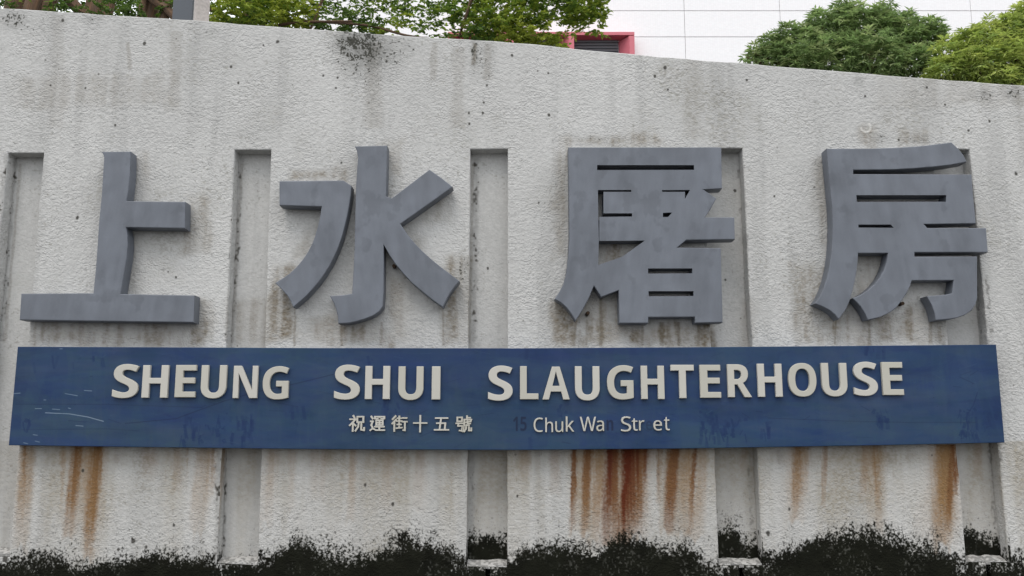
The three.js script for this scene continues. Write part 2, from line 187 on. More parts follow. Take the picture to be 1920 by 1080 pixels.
const matChannel = new THREE.MeshPhysicalMaterial({ map: wallMap, bumpMap: stucco, bumpScale: 0.0015, roughness: 0.95, specularIntensity: 0.1 });

const concBuf = new Uint8Array(256 * 256 * 4); for (let j = 0; j < 256; j++) for (let i = 0; i < 256; i++) { const v = 1 + 0.3 * (vn(i * 0.5, j * 0.5, 128) - 0.5) + 0.25 * (vn(i / 20, j / 20) - 0.5), k = (j * 256 + i) * 4; concBuf[k] = lin2s(0.42 * v); concBuf[k + 1] = lin2s(0.385 * v); concBuf[k + 2] = lin2s(0.36 * v); concBuf[k + 3] = 255; }
const conc = dataTex(concBuf, 256, 256, true, THREE.MirroredRepeatWrapping);

// ---------------------------------------------------------------- ground
const gBuf = new Uint8Array(512 * 512 * 4);
for (let j = 0; j < 512; j++) for (let i = 0; i < 512; i++) { const v = 0.06 + 0.03 * (vn(i * 0.5, j * 0.5, 256) - 0.5) + 0.02 * (vn(i / 16, j / 16, 32) - 0.5), k = (j * 512 + i) * 4; gBuf[k] = lin2s(v); gBuf[k + 1] = lin2s(v * 0.98); gBuf[k + 2] = lin2s(v * 0.93); gBuf[k + 3] = 255; }
const gMap = dataTex(gBuf, 512, 512, true); gMap.repeat.set(150, 150);
const ground = mesh('ground', new THREE.PlaneGeometry(500, 500).rotateX(-Math.PI / 2), new THREE.MeshStandardMaterial({ map: gMap, roughness: 0.95 }), scene);
ground.userData = { kind: 'structure', label: 'dark grey asphalt around the foot of the wall', category: 'ground' };

// ---------------------------------------------------------------- the wall with its five vertical channels
const DEPTH = 0.08;
const wall = thing('sign_wall', 'weathered white roughcast wall with sloping top, vertical channels and black moss', 'wall');
const topPts = [[2.7359,3.4175],[2.1123,3.4656],[1.544,3.5167],[0.6593,3.5923],[0,3.6622],[-0.7482,3.711],[-1.7601,3.7907],[-2.7765,3.8615]];
const channels = [
  [[-2.6593,3.0418],[-2.4708,3.0418],[-2.4688,0.9845],[-2.6583,0.9946]], [[-1.4642,3.0594],[-1.2727,3.0594],[-1.247,0.9441],[-1.4462,0.9541]],
  [[-0.2197,3.0623],[-0.0225,3.0652],[-0.0235,0.934],[-0.2222,0.939]], [[1.014,3.0681],[1.2168,3.0681],[1.2287,0.9441],[1.0143,0.9441]], [[2.2193,3.0652],[2.4162,3.0623],[2.4378,0.9592],[2.2286,0.9592]]];
{
  const slopeL = (topPts[7][1] - topPts[6][1]) / (topPts[7][0] - topPts[6][0]), slopeR = (topPts[0][1] - topPts[1][1]) / (topPts[0][0] - topPts[1][0]);
  const topLine = smoothLine([[-6, topPts[7][1] + slopeL * (-6 - topPts[7][0])], ...topPts.slice().reverse(), [6, topPts[0][1] + slopeR * (6 - topPts[0][0])]]);
  const top = []; for (let x = 6; x >= -6.001; x -= 0.03) top.push([x, topLine(x) + 0.008 * (fbm(x * 9 + 40, 3, 3) - 0.5)]);
  const rough = (a, b, n, amp) => { const out = []; for (let i = 0; i < n; i++) { const t = i / n, e = Math.min(t, 1 - t) * 8 < 1 ? 0.3 : 1; out.push([a[0] + (b[0] - a[0]) * t + amp * e * (vn(t * n * 0.7 + a[0] * 13, a[1] * 7) - 0.5), a[1] + (b[1] - a[1]) * t]); } return out; };
  const holes = channels.map(([tl, tr, br, bl], i) => {
    const h = [tl, tr, ...rough(tr, br, 60, 0.007).slice(1), br];
    if (i >= 2) { const c = bl[0] + (br[0] - bl[0]) * 0.52; h.push([c + 0.012, br[1] + (bl[1] - br[1]) * 0.46], [c + 0.010, bl[1] - 0.12], [c - 0.010, bl[1] - 0.12], [c - 0.012, br[1] + (bl[1] - br[1]) * 0.5]); }
    h.push(...rough(bl, tl, 60, 0.007)); return h;
  });
  const face = new THREE.ExtrudeGeometry(shapeOf([[-6, -0.05], [6, -0.05], ...top], holes), { depth: DEPTH, bevelEnabled: true, bevelThickness: 0.006, bevelSize: 0.006, bevelOffset: -0.006, bevelSegments: 2 });
  face.translate(0, 0, -DEPTH - 0.006);
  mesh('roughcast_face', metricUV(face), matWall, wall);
  const back = new THREE.ExtrudeGeometry(shapeOf([[-6, -0.05], [6, -0.05], ...top.map(([x, y]) => [x, y - 0.01])]), { depth: 0.16, bevelEnabled: false });
  back.translate(0, 0, -DEPTH - 0.16 - 0.002);
  mesh('channel_back', metricUV(back), matChannel, wall);
  const sillMat = new THREE.MeshStandardMaterial({ map: (() => { const b = new Uint8Array(256 * 256 * 4); for (let j = 0; j < 256; j++) for (let i = 0; i < 256; i++) { const d = sstep(0.46, 0.62, 0.6 * vn(i / 5, j / 5, 51) + 0.4 * vn(i / 22 + 9, j / 22)), v = 0.44 * (1 - d) + 0.24 * d + 0.05 * (vn(i, j) - 0.5), k = (j * 256 + i) * 4; b[k] = lin2s(v); b[k + 1] = lin2s(v * 0.98); b[k + 2] = lin2s(v * 0.94); b[k + 3] = 255; } const t = dataTex(b, 256, 256, true); t.repeat.set(1.6, 1.6); return t; })(), bumpMap: stucco, bumpScale: 0.005, roughness: 0.95 });
  channels.forEach(([, , br, bl]) => { // sloping cement sill in the foot of each channel
    const y = Math.max(br[1], bl[1]), prof = [[-DEPTH, y + 0.022], [-0.006, y + 0.002], [-0.006, y - 0.012], [-DEPTH, y - 0.012]], n = 14, g = [];
    const pos = []; const row = (t) => { const x = bl[0] + 0.002 + (br[0] - bl[0] - 0.004) * t, w = 0.012 * (vn(t * 6 + bl[0] * 9, 4) - 0.5); return prof.map(([z, yy], q) => [x, yy + (q < 2 ? w * (q ? 1 : 0.6) : 0), z]); };
    for (let i = 0; i < n; i++) { const a = row(i / n), b = row((i + 1) / n); for (let q = 0; q < 4; q++) { const p = q, r = (q + 1) % 4; pos.push(...a[p], ...b[p], ...b[r], ...a[p], ...b[r], ...a[r]); } }
    const gg = new THREE.BufferGeometry(); gg.setAttribute('position', new THREE.Float32BufferAttribute(pos, 3)); mesh('sill', metricUV(gg), sillMat, wall);
  });
}

// ---------------------------------------------------------------- four big metal characters
const smBuf = new Uint8Array(1024 * 1024 * 4);
for (let j = 0; j < 1024; j++) for (let i = 0; i < 1024; i++) {
  const u = i / 1024 * 8, v = j / 1024 * 8, f = fbm(u * 1.3 + 3, v * 1.1, 5), wipe = fbm(u * 5 + 0.6 * v + 9, v * 1.2 + 20, 4), sp = vn(i * 0.45, j * 0.45), blot = sstep(0.62, 0.74, fbm(u * 3 + 31, v * 2.3 + 7, 4));
  let m = 1 + 0.30 * (f - 0.5) + 0.36 * (wipe - 0.5) + 0.06 * (sp - 0.5) - 0.17 * blot * (0.5 + 0.5 * sstep(0.4, 0.6, wipe));
  const k = (j * 1024 + i) * 4; smBuf[k] = lin2s(0.124 * m); smBuf[k + 1] = lin2s(0.137 * m); smBuf[k + 2] = lin2s(0.162 * m); smBuf[k + 3] = 255;
}
const smudge = dataTex(smBuf, 1024, 1024, true, THREE.MirroredRepeatWrapping); smudge.repeat.set(0.62, 0.62);
const dent = dataTex((() => { const b = new Uint8Array(256 * 256 * 4); for (let j = 0; j < 256; j++) for (let i = 0; i < 256; i++) { const k = (j * 256 + i) * 4; b[k] = b[k + 1] = b[k + 2] = 255 * (0.75 * vn(i / 32, j / 32, 8) + 0.25 * vn(i / 12, j / 12)); b[k + 3] = 255; } return b; })(), 256, 256, false, THREE.MirroredRepeatWrapping); dent.repeat.set(0.9, 0.9);
const matGrey = new THREE.MeshStandardMaterial({ map: smudge, bumpMap: dent, bumpScale: 0.006, roughness: 0.5, metalness: 0.1 });
const matStud = new THREE.MeshStandardMaterial({ color: rgb(0.06, 0.035, 0.02), roughness: 0.9 });
const ZB = 0.010, ZF = 0.092;
function plate(pts, holes) {
  holes = holes?.map((h) => { const ys = h.map((p) => p[1]), m = (Math.min(...ys) + Math.max(...ys)) / 2; return Math.max(...ys) - Math.min(...ys) < 0.045 ? h.map(([x, y]) => [x, m + (y - m) * 1.22]) : h; }); const g = new THREE.ExtrudeGeometry(shapeOf(pts, holes), { depth: ZF - ZB - 0.008, bevelEnabled: true, bevelThickness: 0.004, bevelSize: 0.004, bevelOffset: -0.004, bevelSegments: 2, curveSegments: 8 }); g.translate(0, 0, ZB + 0.004); return metricUV(g); }
function character(label, strokes, studs) {
  const t = thing('metal_character', label, 'character', [0, 0, 0], 'big grey characters on the wall');
  const b = new THREE.Box3(); const geos = strokes.map(([n, p, h]) => [n, plate(p, h)]);
  for (const [, g] of geos) { g.computeBoundingBox(); b.union(g.boundingBox); }
  t.position.set((b.min.x + b.max.x) / 2, b.min.y, 0);
  for (const [n, g] of geos) mesh(n, g.translate(-t.position.x, -t.position.y, 0), matGrey, t);
  for (const [x, y] of studs) mesh('mounting_stud', new THREE.CylinderGeometry(0.009, 0.011, 0.05, 8).rotateX(Math.PI / 2).translate(x - t.position.x, y - t.position.y, 0.012), matStud, t);
  return t;
}
character('grey metal character of one upright, a short middle arm and a long base bar', [['stroke',
  [[-2.1231,3.0197],[-1.9731,3.0218],[-1.9708,2.9879],[-1.9674,2.893],[-1.9695,2.8196],[-1.9753,2.757],[-1.6736,2.7539],[-1.6674,2.614],[-1.9678,2.6192],[-1.9578,2.5759],[-1.9529,2.5195],[-1.9547,2.4582],[-1.9605,2.3971],[-1.9663,2.3363],[-1.972,2.2758],[-1.5975,2.2688],[-1.5957,2.1316],[-2.0713,2.1376],[-2.4698,2.1436],[-2.4726,2.2778],[-2.1096,2.2798],[-2.1089,2.3363],[-2.1069,2.4174],[-2.1072,2.5297],[-2.1086,2.6429],[-2.1066,2.7258],[-2.1049,2.7987],[-2.1067,2.893],[-2.1075,2.9879],[-2.1128,3.0048]]]],
  [[-2.0942,2.8557],[-1.795,2.7069],[-2.3231,2.2284],[-1.815,2.208],[-2.0743,2.4345]]);
character('grey metal character with a central hook between two sweeping curved strokes', [
  ['stroke', [[-1.1965,2.8636],[-0.8665,2.8667],[-0.825,2.8384],[-0.8285,2.783],[-0.835,2.7258],[-0.8435,2.6739],[-0.8541,2.6223],[-0.8647,2.5739],[-0.8811,2.5195],[-0.8997,2.4714],[-0.9231,2.4205],[-0.9486,2.3768],[-0.9771,2.3343],[-1.0086,2.296],[-1.0421,2.2587],[-1.0997,2.2075],[-1.115,2.2406],[-1.134,2.2698],[-1.1632,2.301],[-1.1963,2.3313],[-1.1555,2.3586],[-1.1245,2.3809],[-1.0899,2.4154],[-1.0593,2.4541],[-1.0357,2.4929],[-1.017,2.5318],[-1.0025,2.5759],[-0.9911,2.6223],[-0.9808,2.676],[-0.9745,2.7279],[-1.1911,2.7341]]],
  ['stroke', [[-0.8137,3.0494],[-0.6462,3.0536],[-0.6456,2.9351],[-0.6462,2.83],[-0.6462,2.783],[-0.6156,2.7726],[-0.5208,2.8489],[-0.4255,2.9245],[-0.3638,2.8804],[-0.3044,2.8321],[-0.4378,2.733],[-0.5693,2.6367],[-0.531,2.5811],[-0.4951,2.5369],[-0.4542,2.4949],[-0.4136,2.4582],[-0.368,2.4205],[-0.3176,2.3819],[-0.2643,2.3414],[-0.2919,2.3081],[-0.3144,2.2758],[-0.3309,2.2436],[-0.3474,2.2075],[-0.4005,2.2457],[-0.4509,2.2859],[-0.5014,2.3283],[-0.5472,2.3768],[-0.5861,2.4235],[-0.6212,2.4735],[-0.6525,2.5297],[-0.6485,2.3971],[-0.6467,2.2758],[-0.6502,2.2105],[-0.6675,2.1855],[-0.6967,2.1655],[-0.7359,2.1496],[-0.7801,2.1356],[-0.8195,2.1276],[-0.8709,2.1256],[-0.874,2.1605],[-0.883,2.1955],[-0.897,2.2306],[-0.918,2.2658],[-0.8535,2.2698],[-0.806,2.2778],[-0.8028,2.3768],[-0.8003,2.499],[-0.8012,2.6739],[-0.8018,2.8405],[-0.7983,2.9351],[-0.7957,2.9879],[-0.8028,3.025]]]],
  [[-1.0946,2.8237],[-0.9227,2.6225],[-0.7463,2.9629],[-0.7277,2.2284],[-0.4226,2.8557],[-0.4255,2.3517],[-0.6063,2.4304]]);
character('grey metal character of stacked bars with thin slits inside a swept frame', [['stroke',
  [[0.2913,3.0441],[1.0834,3.0441],[1.0792,2.8227],[0.9817,2.8185],[1.0479,2.7716],[1.0154,2.7133],[0.9867,2.6718],[1.1361,2.6718],[1.1345,2.5564],[0.8862,2.5523],[0.8388,2.5144],[1.0615,2.5113],[1.0562,2.1316],[0.9175,2.1286],[0.9165,2.1585],[0.6846,2.1575],[0.6829,2.1276],[0.5384,2.1276],[0.5376,2.2939],[0.4495,2.2597],[0.4135,2.3171],[0.3878,2.2557],[0.3572,2.1975],[0.3188,2.1396],[0.2994,2.1725],[0.2759,2.2045],[0.2464,2.2316],[0.2137,2.2497],[0.2389,2.2879],[0.2592,2.3262],[0.2725,2.3718],[0.2811,2.4276],[0.2867,2.4888],[0.2915,2.5605],[0.2921,2.6223],[0.2922,2.83]],
  [[[0.435,2.9488],[0.9423,2.9488],[0.9424,2.9214],[0.4346,2.9203]], [[0.4371,2.8196],[0.6166,2.8196],[0.6162,2.8018],[0.4733,2.8018],[0.4716,2.6967],[0.618,2.6967],[0.6175,2.6718],[0.45,2.6698],[0.4481,2.5523],[0.6812,2.5523],[0.5609,2.4633],[0.433,2.4195],[0.4382,2.5605],[0.4369,2.6739]],
   [[0.7646,2.8185],[0.9188,2.8185],[0.8846,2.7632],[0.8838,2.8018],[0.7682,2.8018]], [[0.7675,2.6967],[0.824,2.6967],[0.7991,2.6718],[0.7668,2.6718]], [[0.6847,2.4073],[0.9166,2.4073],[0.9157,2.3799],[0.684,2.3789]], [[0.6839,2.2909],[0.9188,2.2909],[0.918,2.2637],[0.6842,2.2627]]]]],
  [[0.3638,2.9629],[0.7602,3.0169],[0.3586,2.5387],[0.6385,2.2284],[0.8919,2.2284],[0.3866,2.1875]]);
character('grey metal character with swept left edge, slanted top bar and hooked legs', [['stroke',
  [[1.6271,3.0371],[1.8578,3.0371],[1.9869,3.0416],[2.1055,3.0494],[2.1921,3.0595],[2.2768,3.0706],[2.3065,3.0394],[2.3326,3.0037],[2.3477,2.9649],[2.2586,2.9482],[2.1723,2.9383],[2.0647,2.9294],[1.9574,2.9239],[1.7595,2.9217],[1.7582,2.9007],[2.3668,2.8984],[2.366,2.772],[2.3678,2.6391],[2.1019,2.6358],[2.1184,2.6163],[2.4177,2.6163],[2.4164,2.4891],[2.0437,2.4891],[2.0422,2.4677],[2.36,2.4688],[2.3433,2.2561],[2.3323,2.2244],[2.3087,2.1908],[2.2703,2.1666],[2.2276,2.153],[2.1855,2.1467],[2.1248,2.1425],[2.1212,2.1771],[2.1106,2.216],[2.0881,2.2645],[2.1428,2.2687],[2.187,2.273],[2.2167,2.2793],[2.2303,2.345],[2.0196,2.3439],[2.0081,2.3142],[1.9889,2.2793],[1.9634,2.2434],[1.9294,2.2034],[1.8911,2.1771],[1.8429,2.1561],[1.7849,2.1436],[1.7733,2.174],[1.7546,2.2086],[1.7352,2.2328],[1.7136,2.2539],[1.751,2.2687],[1.7891,2.292],[1.8277,2.3238],[1.856,2.3567],[1.8795,2.3939],[1.897,2.4367],[1.9087,2.4848],[1.7571,2.4848],[1.752,2.4367],[1.7427,2.3886],[1.7314,2.3408],[1.7156,2.2878],[1.6992,2.2402],[1.6789,2.1981],[1.6394,2.1467],[1.6201,2.1719],[1.5953,2.1929],[1.5598,2.2118],[1.5221,2.2265],[1.5468,2.2582],[1.5702,2.3036],[1.5899,2.3567],[1.6055,2.4099],[1.6199,2.4795],[1.6289,2.544],[1.636,2.6304],[1.6378,2.7174],[1.6349,2.8159],[1.6309,2.915]],
  [[[1.762,2.7884],[2.2312,2.7884],[2.2264,2.7534],[1.7619,2.7523]], [[1.7633,2.6358],[1.9347,2.6358],[1.9513,2.6163],[1.762,2.6163]]]]],
  [[1.7223,2.8974],[2.1116,3.0103],[1.7027,2.5637],[1.9822,2.3996],[1.9901,2.2353],[2.3373,2.4214],[2.2692,2.2375],[2.1881,2.5747]]);

// ---------------------------------------------------------------- blue board with raised lettering
const BZ = 0.085;
const bx0 = -2.47, bx1 = 2.42, by0 = 1.48, by1 = 2.04;
const bc = document.createElement('canvas'); bc.width = 2048; bc.height = 256;
{
  const g = bc.getContext('2d'), rnd = rngOf(77), SX = 2048 / (bx1 - bx0), SY = 256 / (by1 - by0), X = (x) => (x - bx0) * SX, Y = (y) => (by1 - y) * SY;
  g.fillStyle = 'rgb(14,42,74)'; g.fillRect(0, 0, 2048, 256);
  for (let i = 0; i < 900; i++) { // faded and chalky wipes in the paint
    const x = rnd() * 2048, y = rnd() * 256, w = 20 + rnd() * 170, h = 4 + rnd() * 34, pale = rnd() < 0.55; g.save(); g.translate(x, y); g.rotate((rnd() - 0.5) * 0.5 + (rnd() < 0.25 ? 1.5 : 0));
    g.fillStyle = pale ? `rgba(${46 + rnd() * 14},${66 + rnd() * 14},${86 + rnd() * 14},${0.05 + rnd() * 0.09})` : `rgba(${8 + rnd() * 8},${36 + rnd() * 10},${86 + rnd() * 16},${0.05 + rnd() * 0.09})`;
    g.beginPath(); g.ellipse(0, 0, w, h, 0, 0, 7); g.fill(); g.restore();
  }
  for (let i = 0; i < 70; i++) { // chalked grey-green patches with ragged edges
    const cx = rnd() * 2048, cy = 60 + rnd() * 190, R0 = 20 + rnd() * 70; g.fillStyle = `rgba(${44 + rnd() * 10},${64 + rnd() * 10},${78 + rnd() * 10},${0.06 + rnd() * 0.09})`;
    g.beginPath(); for (let k = 0; k <= 26; k++) { const a = k / 26 * 6.283, q = R0 * (0.55 + 0.9 * rnd()); g.lineTo(cx + Math.cos(a) * q * 2.2, cy + Math.sin(a) * q * 0.5); } g.fill();
    for (let k = 0; k < 5; k++) { const x = cx + (rnd() - 0.5) * R0 * 3; g.fillRect(x, cy, 1 + rnd() * 5, 15 + rnd() * 70); }
  }
  const smear = (x0, y0, x1, y1, n, c, a) => { for (let i = 0; i < n; i++) { const x = x0 + rnd() * (x1 - x0), y = y1 + rnd() * (y0 - y1); g.strokeStyle = c; g.globalAlpha = a * (0.3 + 0.7 * rnd()); g.lineWidth = 1 + rnd() * 8; g.beginPath(); g.moveTo(X(x), Y(y)); g.lineTo(X(x + (rnd() - 0.5) * 0.03), Y(y - rnd() * 0.07)); g.stroke(); } g.globalAlpha = 1; };
  const blue = 'rgb(6,34,76)';
  for (const [x0, y0, x1, y1, n] of [[-1.6295,1.5505,-1.2878,1.6934,60],[-1.3288,1.5635,-1.2762,1.7457,14],[-1.1067,1.6413,-1.0277,1.7457,10],[-2.4723,1.6153,-2.3145,1.6673,10],[0.9332,1.5635,1.0121,1.6934,36],[1.0248,1.5635,1.1562,1.6673,22],[1.2224,1.6023,1.275,1.6543,9],[1.7912,1.6413,1.857,1.7247,22],[2.2098,1.5764,2.2887,1.7195,40],[0.224,1.6673,0.2635,1.7195,8],[-0.633,1.6803,-0.5539,1.7588,10],[0.0787,1.5635,0.105,1.5893,4],[2.3167,1.6153,2.4088,1.7195,14],[-2.3942,1.9304,-2.0217,1.9836,12],[-0.8506,1.9038,-0.6912,1.9702,8],[1.7587,1.9942,1.8653,2.0156,8],[0.0533,1.9836,0.1598,2.0103,6]]) smear(x0, y0, x1, y1, n, blue, 0.55);
  g.lineCap = 'round';
  const line = (pts, c, w, a) => { g.strokeStyle = c; g.lineWidth = w; g.globalAlpha = a; g.beginPath(); pts.forEach(([x, y], i) => (i ? g.lineTo(X(x), Y(y)) : g.moveTo(X(x), Y(y)))); g.stroke(); g.globalAlpha = 1; };
  line([[-2.3048,1.6829],[-2.1859,1.6777],[-2.0925,1.6621],[-2.0147,1.6413]], 'rgb(180,186,194)', 1.5, 0.65); // long pale scratch
  for (const p of [[[-2.4686,1.7772],[-2.4371,1.7798]], [[-2.2149,1.7772],[-2.1533,1.7667]], [[-2.1209,1.7929],[-2.0837,1.7903]], [[-2.3566,1.7038],[-2.325,1.7038]], [[-2.2721,1.7012],[-2.235,1.6986]], [[-2.318,1.7457],[-2.3074,1.7457]], [[-2.1498,1.6205],[-2.1128,1.6179]], [[-2.3563,1.5764],[-2.3351,1.5738]], [[-2.3431,1.5454],[-2.3217,1.5402]], [[-2.2593,1.9996],[-2.2459,1.9996]], [[-2.4001,1.5376],[-2.3787,1.5325]], [[-2.1934,1.7064],[-2.1827,1.7038]]]) line(p, 'rgb(170,178,186)', 1.5, 0.55);
  line([[-1.9061,1.6309],[-1.6577,1.6543],[-1.4254,1.7405],[-1.269,1.7851],[-1.0592,1.8298],[-0.8884,1.8721]], 'rgb(8,26,58)', 2.2, 0.5);
  line([[-2.4534,1.7247],[-2.0049,1.7247],[-1.5292,1.7091]], 'rgb(8,26,58)', 2, 0.3); line([[-2.416,1.5997],[-1.9962,1.6049],[-1.8379,1.5945]], 'rgb(8,26,58)', 1.6, 0.3); line([[1.2632,1.6569],[1.6833,1.6413],[1.9459,1.6361],[2.2878,1.6361]], 'rgb(8,26,58)', 1.6, 0.35);
  line([[2.308,1.7851],[2.2815,1.7195],[2.2519,1.6803]], 'rgb(6,26,70)', 2, 0.4);
  for (let i = 0; i < 160; i++) { const x = bx0 + rnd() * 4.9, y = by0 + rnd() * 0.56, a = (rnd() - 0.5) * 1.2, L = 0.01 + rnd() * 0.09; line([[x, y], [x + L * Math.cos(a), y + L * Math.sin(a)]], rnd() < 0.5 ? 'rgb(52,72,98)' : 'rgb(8,28,62)', 0.6 + rnd(), 0.25 + 0.3 * rnd()); }
  for (let i = 0; i < 1400; i++) { g.fillStyle = rnd() < 0.5 ? 'rgb(58,76,100)' : 'rgb(8,26,56)'; g.globalAlpha = 0.12 + 0.2 * rnd(); g.fillRect(rnd() * 2048, rnd() * 256, 1 + rnd() * 2, 1 + rnd() * 1.5); } g.globalAlpha = 1;
  // glue traces of lost figures and letters
  g.fillStyle = 'rgb(7,22,50)'; g.globalAlpha = 0.75; g.textBaseline = 'alphabetic';
  const ghost = (s, [x0, y0, x1, y1]) => { g.save(); g.font = '600 40px sans-serif'; const w = g.measureText(s).width; g.translate(X(x0), Y(y0)); g.scale((X(x1) - X(x0)) / w, (Y(y0) - Y(y1)) / (s === '15' ? 29 : 22)); g.fillText(s, 0, 0); g.restore(); };
  const gh = [[0.0016,1.5923,0.0754,1.6624],[0.4601,1.5952,0.5046,1.6458],[0.6565,1.5952,0.6934,1.6434]];
  ghost('15', gh[0]); ghost('n', gh[1]); g.globalAlpha = 0.4; ghost('e', gh[2]); g.globalAlpha = 1;
}
const boardMap = new THREE.CanvasTexture(bc); boardMap.colorSpace = THREE.SRGBColorSpace; boardMap.magFilter = THREE.LinearFilter; boardMap.wrapS = boardMap.wrapT = THREE.ClampToEdgeWrapping;
boardMap.repeat.set(1 / (bx1 - bx0), 1 / (by1 - by0)); boardMap.offset.set(-bx0 / (bx1 - bx0), -by0 / (by1 - by0));
const board = thing('sign_board', 'long scratched blue board with raised off-white lettering, above rust-streaked wall', 'sign', [0, 1.5, 0]);
{
  const outline = [[-2.4707,2.0103],[-1.7589,2.0076],[-0.9593,2.0036],[0,2.0022],[0.9061,2.0076],[1.706,2.0143],[2.421,2.0209],[2.4211,1.5376],[1.8071,1.5247],[0.89,1.5093],[0,1.5015],[-0.9422,1.5054],[-1.7279,1.5144],[-2.4723,1.5247]];
  const g = new THREE.ExtrudeGeometry(shapeOf(outline), { depth: BZ - 0.003 + 0.012 - 0.004, bevelEnabled: true, bevelThickness: 0.003, bevelSize: 0.003, bevelOffset: -0.003, bevelSegments: 2 });
  g.translate(0, 0, -0.012 + 0.004);
  const geo = metricUV(g); geo.translate(0, -1.5, 0);
  mesh('panel', geo, new THREE.MeshPhysicalMaterial({ map: boardMap, bumpMap: dent, bumpScale: 0.005, roughness: 0.55, specularIntensity: 0.6 }), board);
}
const cream = [[0.46, 0.445, 0.395], [0.48, 0.465, 0.42], [0.435, 0.42, 0.365]].map(([r, g, b]) => new THREE.MeshStandardMaterial({ color: rgb(r, g, b), roughness: 0.7, bumpMap: dent, bumpScale: 0.001 }));
const load = new FontLoader();
const bold = await load.loadAsync('fonts/droid/droid_sans_bold.typeface.json'), regular = await load.loadAsync('fonts/droid/droid_sans_regular.typeface.json');
let li = 0;
function letter(name, font, ch, [x0, y0, x1, y1], depth) {
  const sh = ch === 'I' ? [shapeOf([[0, 0], [0.2, 0], [0.2, 0.7], [0, 0.7]])] : font.generateShapes(ch, 1), bb = new THREE.Box2(); for (const s of sh) for (const p of s.getPoints(10)) bb.expandByPoint(p);
  const g = new THREE.ExtrudeGeometry(sh, { depth: depth, bevelEnabled: true, bevelThickness: 0.0015, bevelSize: 0.012, bevelOffset: -0.012, bevelSegments: 1, curveSegments: 10 });
  g.translate(-bb.min.x, -bb.min.y, 0); g.scale((x1 - x0) / (bb.max.x - bb.min.x), (y1 - y0) / (bb.max.y - bb.min.y), 1); g.translate(x0, y0 - 1.5, BZ + 0.001);
  mesh(name, metricUV(g), cream[li++ * 7 % 3], board);
}
const caps = [...'SHEUNG'].map((c, i) => [c, [[-1.9753,1.7539,-1.8492,1.9224],[-1.8293,1.7559,-1.7021,1.9165],[-1.6661,1.7583,-1.5647,1.9174],[-1.5388,1.7524,-1.4137,1.9165],[-1.379,1.7539,-1.2588,1.9135],[-1.2329,1.7471,-1.1054,1.9115]][i]])
  .concat([...'SHUISLA'].map((c, i) => [c, [[-0.879,1.7464,-0.753,1.9191],[-0.7266,1.749,-0.604,1.9125],[-0.5624,1.7444,-0.4384,1.9105],[-0.3969,1.7471,-0.3547,1.9105],[-0.1187,1.7412,0.0033,1.9145],[0.0396,1.7484,0.1306,1.9118],[0.1503,1.7471,0.2848,1.9092]][i]]))
  .concat([...'UGHTERHOUSE'].map((c, i) => [c, [[0.3118,1.7422,0.4332,1.911],[0.4705,1.7467,0.601,1.9165],[0.6382,1.7494,0.7534,1.9137],[0.787,1.7539,0.9013,1.9183],[0.9303,1.7557,1.0328,1.9183],[1.0674,1.7584,1.1853,1.921],[1.2162,1.7602,1.3369,1.9237],[1.3687,1.7611,1.5066,1.9274],[1.5338,1.762,1.659,1.9274],[1.691,1.7647,1.809,1.9337],[1.8336,1.7692,1.9361,1.9319]][i]]));
for (const [c, b] of caps) letter('letter', bold, c, b, 0.016);
const smalls = [[0.1063,1.5886,0.1527,1.6594],[0.1637,1.5881,0.2019,1.6594],[0.2128,1.5881,0.252,1.6405],[0.2645,1.5909,0.3056,1.6651],[0.3338,1.5933,0.4137,1.6632],[0.4145,1.5928,0.4527,1.6452],[0.536,1.5914,0.5858,1.6651],[0.5895,1.5952,0.6177,1.6556],[0.6248,1.5961,0.6511,1.6462],[0.6955,1.5956,0.7376,1.6462],[0.7483,1.5966,0.7751,1.6618]];
[...'ChukWaStret'].forEach((c, i) => letter('small_letter', regular, c, smalls[i], 0.009));
const glyphs = [
  [[[28, 3], [36, 14]], [[8, 24], [44, 24]], [[44, 24], [8, 62]], [[27, 44], [27, 98]], [[32, 52], [45, 65]], [[54, 8], [92, 8], [92, 42], [54, 42], [54, 8]], [[65, 42], [60, 72], [44, 96]], [[80, 42], [80, 90], [98, 93], [98, 78]]],
  [[[8, 5], [18, 18]], [[4, 36], [20, 36], [9, 60], [18, 76]], [[3, 94], [20, 82], [42, 93], [100, 93]], [[33, 18], [33, 6], [97, 6], [97, 18]], [[40, 19], [90, 19]], [[43, 30], [87, 30], [87, 60], [43, 60], [43, 30]], [[43, 45], [87, 45]], [[34, 71], [97, 71]], [[65, 14], [65, 86]]],
  [[[24, 2], [5, 22]], [[27, 25], [3, 50]], [[17, 42], [17, 98]], [[36, 16], [62, 16]], [[32, 34], [66, 34]], [[49, 4], [49, 34]], [[36, 56], [62, 56]], [[30, 80], [68, 76]], [[49, 42], [49, 78]], [[72, 14], [98, 14]], [[70, 38], [100, 38]], [[87, 38], [87, 94], [76, 92]]],
  [[[3, 46], [97, 46]], [[50, 1], [50, 99]]],
  [[[8, 6], [92, 6]], [[46, 6], [36, 92]], [[16, 44], [76, 44], [72, 92]], [[1, 93], [99, 93]]],
  [[[8, 8], [38, 8], [38, 33], [8, 33], [8, 8]], [[1, 46], [47, 46]], [[16, 46], [13, 63], [41, 63], [37, 94], [22, 92]], [[70, 0], [70, 22]], [[70, 10], [92, 10]], [[53, 22], [98, 22], [94, 34]], [[53, 22], [53, 60], [43, 97]], [[60, 40], [88, 34]], [[74, 27], [74, 47], [92, 47]], [[66, 58], [64, 80], [53, 98]], [[66, 58], [83, 58], [83, 92], [98, 92], [98, 78]]]];
